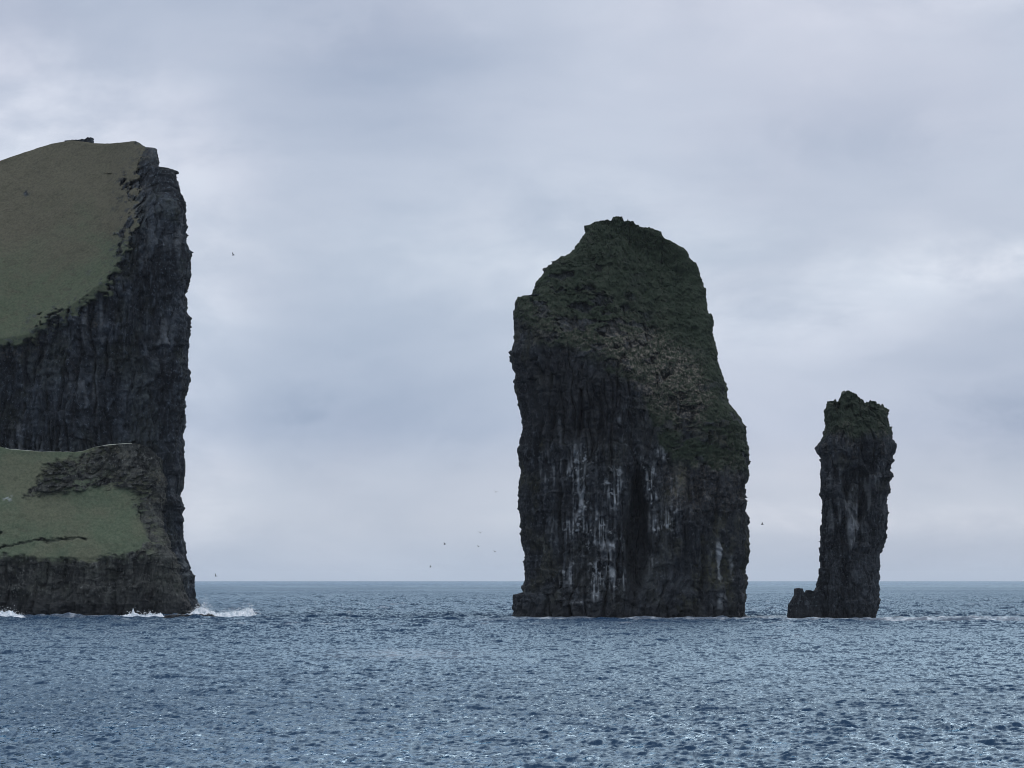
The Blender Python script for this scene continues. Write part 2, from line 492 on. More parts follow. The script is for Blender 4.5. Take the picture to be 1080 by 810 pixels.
# ---- the big sea stack in the middle
def build_stack():
    Y0 = 551.0
    Lp = [(543, 665), (543, 645), (543, 627), (553.5, 624.5), (555, 608), (555, 590), (552, 569), (550.5, 548), (549.6, 528),
          (548.7, 516), (550.5, 498), (548, 474.5), (551, 462), (553, 448), (551, 432), (549, 424), (546, 410),
          (546, 396), (541, 386), (539.6, 377.5), (543, 367), (544, 356), (542.3, 337), (544.4, 320), (547, 316.5),
          (559, 315), (563.5, 308), (569, 299), (575, 289), (576, 284.6), (586, 277), (601, 269.4), (605.6, 260.7),
          (613.7, 252.6), (617, 246), (617, 240)]
    Rp = [(784, 665), (784, 648), (784, 637), (784, 596), (788, 587), (788, 578), (786, 545), (783.7, 519), (787.5, 504),
          (786.7, 474), (784.6, 452), (778, 440), (772, 433), (766, 424), (764.4, 410), (760, 396), (755.7, 383),
          (754, 367), (751, 350), (750, 335), (745, 329), (742.7, 307), (737.8, 293), (736, 281), (727.8, 274),
          (722, 265), (713, 258), (707, 254), (699, 250), (698, 245)]
    Tp = [(617, 240), (628, 235), (642, 232), (645, 233), (646.5, 229), (652, 228.3), (657, 229.8), (658.5, 233), (668, 235), (672, 238.5),
          (688, 240.4), (698, 245)]
    edge = lerp_px([(540, 330), (560, 352), (600, 366), (630, 372), (655, 392), (680, 418), (695, 462), (710, 488), (790, 500)])
    rec = lerp_px([(540, 352), (620, 376), (700, 410), (790, 440)])

    def front(px, py, u, v):
        up = np.clip(rec(px) - py, 0, None) / 5.6          # metres above the shoulder
        f = 16.0 - 0.42 * up - 0.005 * up * up
        f = f - 2.2 * sstep(640, 690, px) * sstep(600, 420, py)
        f = f + 1.8 * sstep(600, 652, py)
        return np.maximum(f, 1.6)

    def back(px, py, u, v):
        return 15.0 - 11.5 * sstep(0.55, 1.0, v)

    ncol, nrow = 420, 520
    X, Y, Z, nx, ny, PX, PY, U, S, V, Fc = solid(Lp, Rp, Tp, Y0, ncol, nrow, front, back, sq=4.2, skew=0.045)
    wob = 9 * fbm(X / 7, Y / 9, Z / 6, 4, 0.6)
    g = sstep(-6, 9, edge(PX) - PY + 1.5 * wob + 5 * fbm(X / 2, Y / 3, Z / 1.5, 4, 0.65))
    g = g * (1 - 0.9 * sstep(0.16, 0.40, fbm(X / 4.5, Y / 4.5, Z / 2.0, 4, 0.6)) * sstep(150, 40, edge(PX) - PY))
    side = 1 - 0.55 * sstep(0.80, 1.0, np.abs(2 * U - 1))
    rk = rock_relief(X, Y, Z, 1, S, a_col=0.95, a_str=0.5, a_blk=0.6, a_rough=0.5, side=side)
    tuft = 0.48 * fbm(X / 1.5, Y / 1.5, Z / 1.3, 4, 0.7) + 0.45 * fbm(X / 8, Y / 8, Z / 10, 2)
    d = (rk * (1 - g) + (tuft + 0.22 * rk) * g) * (0.45 + 0.55 * side)
    # caves and gullies in the seaward face
    fr = (S < -0.5)
    wobx = 4 * perlin(X / 5, 0 * X, Z / 7)
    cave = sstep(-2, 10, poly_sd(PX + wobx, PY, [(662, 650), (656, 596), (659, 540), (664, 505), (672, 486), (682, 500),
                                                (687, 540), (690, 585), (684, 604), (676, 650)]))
    gully = sstep(0, 5, poly_sd(PX + wobx * .6, PY, [(608, 450), (610, 410), (616, 408), (618, 452), (613, 470)])) + \
        sstep(0, 6, poly_sd(PX + wobx, PY, [(584, 600), (582, 520), (588, 470), (594, 520), (596, 600)])) * 0.6 + \
        sstep(0, 5, poly_sd(PX + wobx, PY, [(736, 640), (738, 560), (744, 540), (748, 600), (747, 645)])) * 0.5
    d = d - fr * (6.5 * cave * sstep(655, 560, PY) + 2.6 * gully)
    shelf = fr * sstep(0, 10, poly_sd(PX + wobx, PY, [(696, 640), (700, 520), (725, 505), (738, 560), (732, 650)]))
    d = d + 1.6 * shelf
    X = X + nx * d
    Y = Y + ny * d
    Z = Z + (0.5 * perlin(X / 1.7, Y / 1.7, Z / 1.7) + 0.35 * cellval(X / 1.3, Y / 2, Z / 2)) * sstep(0.3, 1, V) * sstep(1.02, 0.95, V) * 0.8
    # droppings below the ledges of the seaward face
    zone = sstep(-14, 16, poly_sd(PX + wobx, PY, [(590, 640), (596, 520), (606, 470), (640, 465), (680, 480), (708, 470), (712, 545),
                                                  (705, 580), (672, 606), (640, 636)])) * (1 - cave)
    zone2 = sstep(-8, 6, poly_sd(PX + wobx, PY, [(745, 645), (752, 580), (768, 560), (782, 600), (784, 648), (772, 640)])) * 0.8
    zone3 = sstep(-10, 10, poly_sd(PX, PY, [(560, 560), (563, 500), (590, 450), (596, 500), (585, 600)])) * 0.4
    zone4 = sstep(-6, 4, poly_sd(PX, PY, [(584, 440), (588, 400), (594, 400), (594, 450)])) * .6 + \
        sstep(-6, 4, poly_sd(PX, PY, [(652, 440), (655, 405), (661, 405), (660, 450)])) * .8
    gu = (zone * (0.75 * np.maximum(streaks(X, Y, Z, 1, 0.34, 8), 0.8 * streaks(X, Y, Z, 8, 0.7, 5)) + 0.7 * sstep(0.30, 0.55, fbm(X / 1.0, Y, Z / 0.7, 3))) +
          zone2 * streaks(X, Y, Z, 2, 0.9, 7) * 0.8 + (zone3 + zone4) * streaks(X, Y, Z, 3, 0.6, 5))
    gu = np.clip(gu * (0.12 + 1.2 * sstep(-0.12, 0.40, fbm(X / 3.2, Y / 9, Z / 4.5, 4))), 0, 1) * 0.62 * (1 - g)
    dry = sstep(-18, 14, poly_sd(PX + wob, PY + wob, [(556, 320), (590, 330), (630, 345), (660, 335), (690, 350), (735, 372), (755, 420),
                                                     (735, 440), (700, 445), (680, 410), (655, 385), (610, 374), (565, 352)]))
    dry = np.maximum(dry, 0.34 * g * sstep(0.05, 0.45, fbm(X / 3, Y / 3, Z / 3, 3)))
    dry = dry * (0.35 + 0.65 * sstep(-16, 14, poly_sd(PX, PY, [(640, 362), (690, 345), (742, 388), (756, 440), (715, 462), (675, 420)])))
    dry2 = sstep(-10, 10, poly_sd(PX + wob, PY, [(700, 490), (780, 480), (785, 530), (735, 545), (705, 530)])) * 0.35
    moss = np.clip(sstep(0.0, 0.45, fbm(X / 6, Y / 6, Z / 9, 3)) * 0.8 * (0.3 + 0.7 * 1.3 * sstep(690, 720, PX) + 0.5 * sstep(600, 570, PX)), 0, 1)
    wet_or_dark = sstep(628, 648, PY + 8 * perlin(X / 4, Y / 4, Z)) * 0.8
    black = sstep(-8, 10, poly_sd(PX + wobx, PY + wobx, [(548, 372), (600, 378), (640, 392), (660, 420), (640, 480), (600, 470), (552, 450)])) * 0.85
    wet_or_dark = np.maximum(wet_or_dark, np.maximum(black, 0.95 * cave * fr) * (0.6 + 0.4 * sstep(-0.4, 0.1, fbm(X / 2, Y / 3, Z / 9, 3))) * (1 - g))  # dark patch of the face, and the cave's shade painted near-black
    att = dict(grass=g, guano=gu, dry=np.clip(dry * 1.15 + dry2, 0, 1) * (S < 0.2), moss=moss * (1 - g), wet_or_dark=wet_or_dark)
    att = {k: np.asarray(a).ravel() for k, a in att.items()}
    Vx = np.stack([X.ravel(), Y.ravel(), Z.ravel()], -1)
    cx = float(X[0].mean())
    root = thing('sea_stack', 'broad dark sea stack with domed green top and white streaked face between cliff and pillar',
                 'sea stack', (cx, Y0, 0))
    gf = att['grass'][Fc].mean(1) > 0.5
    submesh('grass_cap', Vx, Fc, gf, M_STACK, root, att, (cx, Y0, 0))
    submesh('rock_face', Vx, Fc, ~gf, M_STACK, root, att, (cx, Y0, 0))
    return root


# ---- the slender pillar to the right
def build_pillar():
    Y0 = 530.0
    Lp = [(865, 665), (865, 651), (863, 630), (862, 617), (866, 600), (865, 573), (867, 550), (868, 533), (866, 520), (866.7, 483),
          (863, 475), (865, 465), (869, 457), (869, 445), (870, 432), (872, 425)]
    Rp = [(921, 665), (922, 651), (925, 640), (925, 613), (926.7, 590), (932.7, 567), (934, 550), (936, 517), (939, 500),
          (940, 470), (938, 450), (935, 434), (932, 428)]
    Tp = [(872, 425), (880, 424), (885, 421.7), (888, 414.5), (893, 412.5), (898, 412.7), (906, 419), (914, 423), (920, 424), (932, 428)]

    def front(px, py, u, v):
        f = 7.0 - 2.6 * sstep(470, 412, py) + 0.9 * sstep(500, 470, py) * sstep(430, 465, py)
        return f - 0.8 * sstep(0.2, 0.8, u)

    def back(px, py, u, v):
        return 6.5 - 3.5 * sstep(0.75, 1, v)

    X, Y, Z, nx, ny, PX, PY, U, S, V, Fc = solid(Lp, Rp, Tp, Y0, 230, 460, front, back, sq=3.4, skew=0.12)
    side = 1 - 0.45 * sstep(0.8, 1.0, np.abs(2 * U - 1))
    rk = rock_relief(X, Y, Z, 2, S, a_big=0.8, a_col=0.45, a_str=0.5, a_blk=0.65, a_rough=0.45, side=side)
    fr = S < -0.4
    wobx = 3 * perlin(X / 4, 0 * X, Z / 5)
    hollow = sstep(0, 6, poly_sd(PX + wobx, PY, [(888, 520), (886, 500), (896, 488), (912, 490), (920, 500), (918, 540), (905, 560), (893, 545)]))
    slab = sstep(0, 3, poly_sd(PX + wobx * .4, PY, [(896, 585), (891, 562), (894, 520), (899, 508), (908, 510), (907, 555), (900, 578)]))
    d = rk * (0.45 + 0.55 * side) - fr * 2.6 * hollow + fr * 1.7 * slab
    X, Y = X + nx * d, Y + ny * d
    Z = Z + (0.6 * perlin(X / 1.5, Y / 1.5, Z / 1.5) + 0.35 * cellval(X / 1.2, Y / 1.5, Z / 2)) * sstep(0.4, 1, V) * 0.8
    g = sstep(-6, 8, 462 - PY + 8 * fbm(X / 4, Y / 4, Z / 4, 3)) * 0.85
    gu = fr * np.clip(slab * (0.15 + 0.35 * sstep(-.2, .3, fbm(X / 1.5, Y / 3, Z / 4, 4)) + 0.6 * streaks(X, Y, Z, 5, 0.5, 8)) + 0.45 * streaks(X, Y, Z, 4, 0.7, 5) *
                      sstep(-6, 4, poly_sd(PX, PY, [(872, 560), (880, 490), (935, 490), (930, 560)])), 0, 1) * 0.30
    dry = 0.5 * sstep(0.0, 0.4, fbm(X / 3, Y / 3, Z / 3, 3)) * sstep(520, 470, PY) * 0.6
    moss = 0.5 * sstep(560, 470, PY) * sstep(0, .4, fbm(X / 4, Y / 4, Z / 5, 3))
    wet_or_dark = sstep(638, 650, PY) * 0.8
    att = dict(grass=g, guano=gu, dry=dry, moss=moss, wet_or_dark=wet_or_dark)
    att = {k: np.asarray(a).ravel() for k, a in att.items()}
    Vx = np.stack([X.ravel(), Y.ravel(), Z.ravel()], -1)
    off = (float(X[0].mean()), Y0, 0)
    root = thing('sea_stack', 'slender dark rock pillar rising from the sea, narrower of the two sea stacks', 'sea stack', off)
    gf = att['grass'][Fc].mean(1) > 0.42
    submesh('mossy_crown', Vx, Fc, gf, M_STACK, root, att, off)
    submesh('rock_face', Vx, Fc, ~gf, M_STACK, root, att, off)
    # the jagged low spur at its left foot
    Ys = 527.0
    Lp = [(831, 660), (831.7, 648), (832.5, 638), (836, 633)]
    Rp = [(870, 660), (870, 648), (870, 638), (870, 622)]
    Tp = [(836, 633), (839, 628), (840, 621.5), (846, 621), (848, 627), (850, 624.5), (852, 622.5), (860, 623), (864, 618), (870, 616)]
    X, Y, Z, nx, ny, PX, PY, U, S, V, Fc = solid(Lp, Rp, Tp, Ys, 110, 90, lambda a, b, c, e: 4.0 - 2.0 * e, lambda a, b, c, e: 4.5 - 2.0 * e,
                                                 zbase=-2.0, sq=3.0)
    d = rock_relief(X, Y, Z, 6, S, a_big=0.5, a_col=0.3, a_str=0.2, a_blk=0.3, a_rough=0.35) * 0.7
    X, Y = X + nx * d, Y + ny * d
    Vx = np.stack([X.ravel(), Y.ravel(), Z.ravel()], -1) - np.asarray(off)
    z0 = np.zeros(len(Vx))
    mesh_obj('foot_spur', Vx, Fc, M_STACK, root, dict(grass=z0, guano=z0, dry=z0, moss=z0, wet_or_dark=(sstep(638, 648, PY) * .8).ravel()))
    return root


# ---- the grass topped sea cliff on the left, with the low knoll before it
def build_cliff():
    Y0 = 597.0
    Lp = [(-260, 665), (-260, 300), (-255, 240)]
    Rp = [(213, 665), (212, 646), (210, 640), (205, 630), (204, 607), (199, 600), (195, 587), (191.7, 557), (192.7, 533), (189, 523),
          (193, 500), (192.7, 477), (190, 460), (193, 443), (193, 420), (196.7, 400), (195, 390), (196, 370), (196.7, 347),
          (194, 330), (193, 310), (196.7, 297), (197.7, 273), (193, 257), (192.7, 240), (191.7, 213), (186.7, 197),
          (184.5, 185.5), (180, 183.5), (172, 182.5), (167, 180), (166, 167), (165, 160)]
    Tp = [(-255, 240), (-200, 232), (-120, 204), (-60, 181), (0, 158), (20, 150.5), (37, 145), (53, 141), (73, 138.5), (99, 145),
          (117, 147.5), (145, 150.7), (152, 157), (155, 158.8), (165, 160)]
    gpoly = [(-300, 100), (150, 100), (151, 158), (147, 172), (143, 188), (139, 204), (142, 222), (139, 240), (133, 262), (126, 280), (116, 300),
             (104, 314), (88, 324), (72, 334), (50, 345), (32, 354), (27, 366), (0, 362), (-60, 380), (-140, 400), (-300, 420)]
    shoulder = lerp_px([(-260, 415), (-60, 380), (0, 366), (30, 362), (75, 333), (115, 304), (140, 262), (165, 236), (200, 225)])

    def front(px, py, u, v):
        up = np.clip(shoulder(px) - py, 0, None) / 5.2
        f = 20.0 - 0.85 * up + 2.0 * sstep(560, 650, py)
        return np.maximum(f, -18.0 * sstep(150, 60, px))

    def back(px, py, u, v):
        return 26.0 - 0 * px

    X, Y, Z, nx, ny, PX, PY, U, S, V, Fc = solid(Lp, Rp, Tp, Y0, 560, 560, front, back, sq=7.0, skew=-0.13, jag_top=0.05)
    wob = 8 * fbm(X / 6, Y / 9, Z / 6, 3, 0.6) + 13 * fbm(X / 2.4, Y / 6, Z / 2.0, 4, 0.68) * (S < 0)
    sd = poly_sd(PX + wob, PY + wob * .7, gpoly)
    g = sstep(-1, 5, sd)
    side = 1 - 0.6 * sstep(0.92, 1.0, np.abs(2 * U - 1))
    rk = rock_relief(X, Y, Z, 3, S, a_big=2.6, a_col=1.3, a_str=0.6, a_blk=0.7, a_rough=0.5, side=side)
    turf = 0.9 * fbm(X / 14, Y / 14, Z / 20, 3) + 0.07 * fbm(X / 1.6, Y / 1.6, Z / 2.4, 4, 0.6)
    d = rk * (0.45 + 0.55 * side) * (1 - g) + turf * g
    d = d * (1 - 0.75 * sstep(0.985, 1, V))
    X, Y = X + nx * d, Y + ny * d
    outc = sstep(0.40, 0.55, fbm(X / 2.4, Y / 3.4, Z / 1.3, 4, .65) + 0.20) * sstep(24, 2, sd) * g * 0.85
    outc = np.maximum(outc, g * sstep(5, 1.5, np.hypot(PX - 28, PY - 204)) * sstep(0.1, 0.2, perlin(X, Y, Z) + .25))
    g = g * (1 - outc)
    gu = np.clip(streaks(X, Y, Z, 7, 1.0, 10) * sstep(-0.1, .5, fbm(X / 9, Y / 9, Z / 12, 3)), 0, 1) * 0.13 * (1 - g)
    dry = 0.45 * sstep(-0.1, 0.45, fbm(X / 5, Y / 5, Z / 4, 4)) * sstep(16, -6, np.abs(sd + 8) - 6)
    moss = 0.35 * sstep(0, .4, fbm(X / 6, Y / 6, Z / 9, 3)) * (1 - g)
    wet_or_dark = sstep(628, 648, PY) * 0.8
    lush = sstep(190, 345, PY + 0.25 * PX)
    att = dict(grass=g, guano=gu, dry=dry, moss=moss, wet_or_dark=wet_or_dark, lush=lush)
    att = {k: np.asarray(a).ravel() for k, a in att.items()}
    Vx = np.stack([X.ravel(), Y.ravel(), Z.ravel()], -1)
    off = (float(site(40, 650, Y0)[0]), Y0, 0)
    root = thing('sea_cliff', 'tall sheer headland cliff with steep olive grass slope and low grassy knoll before it', 'sea cliff', off)
    gf = sstep(-2, 3, sd).ravel()[Fc].mean(1) > 0.5
    submesh('grass_slope', Vx, Fc, gf, M_CLIFF, root, att, off)
    submesh('rock_face', Vx, Fc, ~gf, M_CLIFF, root, att, off)
    # the little crag on the skyline
    Yc = Y0 + 13
    Lq = [(64, 172), (66, 153), (68, 149.5)]
    Rq = [(101, 172), (99.4, 152), (98, 146)]
    Tq = [(68, 149.4), (78, 148.2), (84, 147.6), (90, 146.6), (93, 144.2), (96.5, 144.6), (98, 146)]
    X, Y, Z, nx, ny, PX, PY, U, S, V, Fc = solid(Lq, Rq, Tq, Yc, 90, 30, lambda a, b, c, e: 1.6 - .8 * e, lambda a, b, c, e: 1.6 - .8 * e,
                                                 zbase=float(site(90, 172, Yc)[1]), sq=3)
    d = 0.35 * fbm(X / .8, Y / .8, Z / .8, 3)
    Vx = np.stack([(X + nx * d).ravel(), (Y + ny * d).ravel(), Z.ravel()], -1) - np.asarray(off)
    z0 = np.zeros(len(Vx))
    mesh_obj('crag', Vx, Fc, M_CLIFF, root, dict(grass=z0, guano=z0, dry=z0, moss=z0, wet_or_dark=z0))

    # ---- knoll
    Yk = 577.0
    Lp = [(-250, 665), (-250, 560), (-245, 500)]
    Rp = [(207, 665), (205, 648), (200, 636), (191, 610), (186, 590), (180, 576), (173, 557), (171, 540), (174, 527), (173.5, 515),
          (170.5, 500), (167, 485), (160, 477)]
    Tp = [(-245, 500), (-150, 462), (-60, 464), (0, 471), (10, 474), (43, 476.7), (80, 477), (88, 476), (100, 472), (117, 469.5), (138, 468),
          (150, 470.5), (160, 477)]
    gp1 = [(-300, 440), (110, 440), (100, 474), (84, 480), (62, 489), (50, 500), (38, 510), (27, 525), (50, 519), (80, 515), (110, 513), (140, 515), (147, 530),
           (153, 550), (158, 562), (150, 576), (127, 584), (100, 592), (60, 592), (20, 588), (-60, 585), (-300, 580)]

    def kfront(px, py, u, v):
        up = np.clip(588 - py, 0, None) / 5.4
        f = 13.0 - 0.56 * up + 1.5 * sstep(600, 650, py)
        # the crag band stands proud of the turf
        return np.maximum(f, 0.8)

    X, Y, Z, nx, ny, PX, PY, U, S, V, Fc = solid(Lp, Rp, Tp, Yk, 480, 320, kfront, lambda a, b, c, e: 16 - 12 * sstep(.6, 1, e), sq=6.0, skew=-0.12, jag_top=0.04)
    wob = 5 * fbm(X / 4, Y / 6, Z / 4, 3, 0.6) + 5.5 * fbm(X / 1.6, Y / 4, Z / 1.2, 4, 0.65) * (S < 0)
    sd = poly_sd(PX + wob, PY + wob * .6, gp1)
    crack = seg_dist(PX, PY + wob * .45, [(-80, 590), (-20, 582), (0, 577), (33, 572), (67, 568), (90, 569)])
    crack2 = seg_dist(PX, PY + wob * .4, [(-40, 560), (-10, 562), (1, 561)])
    ck = np.maximum(sstep(1.9, 0.3, crack), sstep(1.6, 0.4, crack2)) * (S < 0) * (0.45 + 0.55 * sstep(-0.1, 0.25, perlin(X / 3, Y / 9, 0 * X)))
    g = sstep(-2.0, 4.0, sd)
    tufts = 0.75 * sstep(0.02, 0.35, fbm(X / 1.8, Y / 3, Z / 1.0, 4, 0.65)) * sstep(600, 575, PY) * sstep(-24, -2, sd)
    g = np.maximum(g, tufts)
    side = 1 - 0.6 * sstep(0.92, 1.0, np.abs(2 * U - 1))
    rk = rock_relief(X, Y, Z, 4, S, a_big=1.6, a_col=0.8, a_str=0.7, a_blk=0.5, a_rough=0.45, side=side)
    turf = 0.6 * fbm(X / 10, Y / 10, Z / 12, 3) + 0.13 * fbm(X / 1.5, Y / 1.5, Z / 2, 4, 0.6) - 0.35 + \
        0.8 * sstep(6, 0, np.abs(PY - 520 - 0.06 * PX)) * sstep(0, 30, PX) * 0
    d = (rk * (0.45 + 0.55 * side) * (1 - g) + turf * g) * (1 - 0.7 * sstep(0.97, 1, V)) - 1.0 * ck
    d = d + 1.3 * (1 - g) * sstep(535, 515, PY) * side
    X, Y = X + nx * d, Y + ny * d
    gg = g * (1 - 0.7 * ck)
    dry = 0.55 * sstep(-0.1, 0.45, fbm(X / 3, Y / 3, Z / 2, 4)) * (1 - g) * sstep(610, 570, PY) + 0.25 * sstep(0, 0.5, fbm(X / 6, Y / 6, Z / 6, 3)) * g
    pale = sstep(0.40, 0.75, fbm(X / .9, Y / .9, Z / .9, 2) + 0.3) * sstep(6, 1, np.hypot((PX - 8) * .8, PY - 525)) * 0.5
    att = dict(grass=gg, lush=np.clip(0.55 + 0.5 * fbm(X / 9, Y / 9, Z / 5, 3), 0, 1), guano=pale, dry=dry, moss=0.3 * sstep(0, .4, fbm(X / 4, Y / 4, Z / 4, 3)) * (1 - g),
               wet_or_dark=sstep(618, 645, PY + 6 * perlin(X / 5, Y / 5, Z / 3)) * 0.75)
    att = {k: np.asarray(a).ravel() for k, a in att.items()}
    Vx = np.stack([X.ravel(), Y.ravel(), Z.ravel()], -1)
    gf = sstep(-2.0, 4.0, sd).ravel()[Fc].mean(1) > 0.5
    ko = submesh('grassy_knoll', Vx, Fc, gf, M_KNOLL, root, att, off)
    submesh('knoll_rock', Vx, Fc, ~gf, M_KNOLL, root, att, off)
    # strip added along the knoll's crest, its pale colour standing for sky light
    m, t = new_mat('lit_rim_paint')
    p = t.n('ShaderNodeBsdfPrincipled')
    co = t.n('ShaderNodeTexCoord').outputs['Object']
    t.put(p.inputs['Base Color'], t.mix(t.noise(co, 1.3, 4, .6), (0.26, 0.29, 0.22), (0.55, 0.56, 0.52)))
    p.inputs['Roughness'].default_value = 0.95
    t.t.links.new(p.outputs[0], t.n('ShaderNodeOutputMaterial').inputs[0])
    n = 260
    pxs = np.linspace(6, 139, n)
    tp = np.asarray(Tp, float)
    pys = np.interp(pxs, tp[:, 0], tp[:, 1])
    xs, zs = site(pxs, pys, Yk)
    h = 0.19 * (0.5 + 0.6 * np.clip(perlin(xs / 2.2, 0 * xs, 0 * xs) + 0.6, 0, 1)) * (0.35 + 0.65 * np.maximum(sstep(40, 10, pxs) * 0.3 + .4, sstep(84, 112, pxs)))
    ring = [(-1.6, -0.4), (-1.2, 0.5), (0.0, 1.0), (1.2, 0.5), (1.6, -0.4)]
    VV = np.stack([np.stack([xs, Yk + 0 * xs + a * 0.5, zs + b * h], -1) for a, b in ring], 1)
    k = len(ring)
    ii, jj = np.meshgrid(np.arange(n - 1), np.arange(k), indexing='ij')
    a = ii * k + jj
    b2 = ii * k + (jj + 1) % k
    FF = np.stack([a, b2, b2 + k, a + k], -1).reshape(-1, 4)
    mesh_obj('lit_rim', VV.reshape(-1, 3) - np.asarray(off), FF, m, root)
    return root


build_cliff()
build_stack()
build_pillar()


# ------------------------------------------------------------------ sea
def sea_material():
    m, t = new_mat('sea_water')
    geo = t.n('ShaderNodeNewGeometry').outputs['Position']
    # wind patches: some water is more ruffled
    gust = t.noise(t.vec(geo, (0.010, 0.004, 1)), 1.0, 4, 0.55)
    def slope(vec, scale, detail, rough):
        nd = t.n('ShaderNodeTexNoise')
        t.put(nd.inputs['Vector'], vec)
        nd.inputs['Scale'].default_value = scale
        nd.inputs['Detail'].default_value = detail
        nd.inputs['Roughness'].default_value = rough
        sub = t.n('ShaderNodeVectorMath', operation='SUBTRACT')
        t.t.links.new(nd.outputs['Color'], sub.inputs[0])
        sub.inputs[1].default_value = (0.5, 0.5, 0.5)
        return sub.outputs[0]

    def vmath(op, a, b):
        nd = t.n('ShaderNodeVectorMath', operation=op)
        for q, v in zip(nd.inputs, (a, b)):
            t.put(q, v)
        return nd.outputs[0]
    rip = slope(t.vec(geo, (2.6, 1.2, 1)), 1.0, 5, 0.62)
    rip2 = slope(t.vec(geo, (0.45, 0.16, 1), (3.1, 8.7, 0)), 1.0, 4, 0.6)
    tilt = vmath('ADD', vmath('MULTIPLY', rip, (1.8, 2.3, 0.0)), vmath('MULTIPLY', rip2, (0.7, 1.0, 0.0)))
    k = t.n('ShaderNodeCombineXYZ')
    gk = t.maprange(gust, 0.32, 0.68, 0.65, 1.2)
    for q in k.inputs:
        t.put(q, gk)
    nrm = t.n('ShaderNodeNewGeometry').outputs['Normal']
    norm = t.n('ShaderNodeVectorMath', operation='NORMALIZE')
    t.put(norm.inputs[0], vmath('ADD', nrm, vmath('MULTIPLY', tilt, k.outputs[0])))
    foam = t.attr('foam')
    chop = t.attr('chop')
    body = t.n('ShaderNodeBsdfDiffuse')                       # light scattered back from inside the blue water
    body.inputs['Color'].default_value = (0.003, 0.023, 0.060, 1)
    gl = t.n('ShaderNodeBsdfGlossy')
    gl.inputs['Color'].default_value = (0.69, 0.88, 1.0, 1)
    t.put(gl.inputs['Roughness'], t.maprange(chop, 0.10, 0.42, 0.08, 0.48, smooth=False))
    t.put(gl.inputs['Normal'], norm.outputs[0])
    fr = t.n('ShaderNodeFresnel')
    fr.inputs['IOR'].default_value = 1.333
    t.put(fr.inputs['Normal'], norm.outputs[0])
    # unresolved chop lowers the mirror share of far water
    fac = t.math('MULTIPLY', fr.outputs[0], t.maprange(chop, 0.08, 0.36, 0.95, 0.42, smooth=False))
    ms = t.n('ShaderNodeMixShader')
    t.put(ms.inputs[0], fac)
    t.t.links.new(body.outputs[0], ms.inputs[1])
    t.t.links.new(gl.outputs[0], ms.inputs[2])
    white = t.n('ShaderNodeBsdfDiffuse')
    white.inputs['Color'].default_value = (0.62, 0.66, 0.70, 1)
    mf = t.n('ShaderNodeMixShader')
    t.put(mf.inputs[0], foam)
    t.t.links.new(ms.outputs[0], mf.inputs[1])
    t.t.links.new(white.outputs[0], mf.inputs[2])
    t.t.links.new(mf.outputs[0], t.n('ShaderNodeOutputMaterial').inputs[0])
    return m


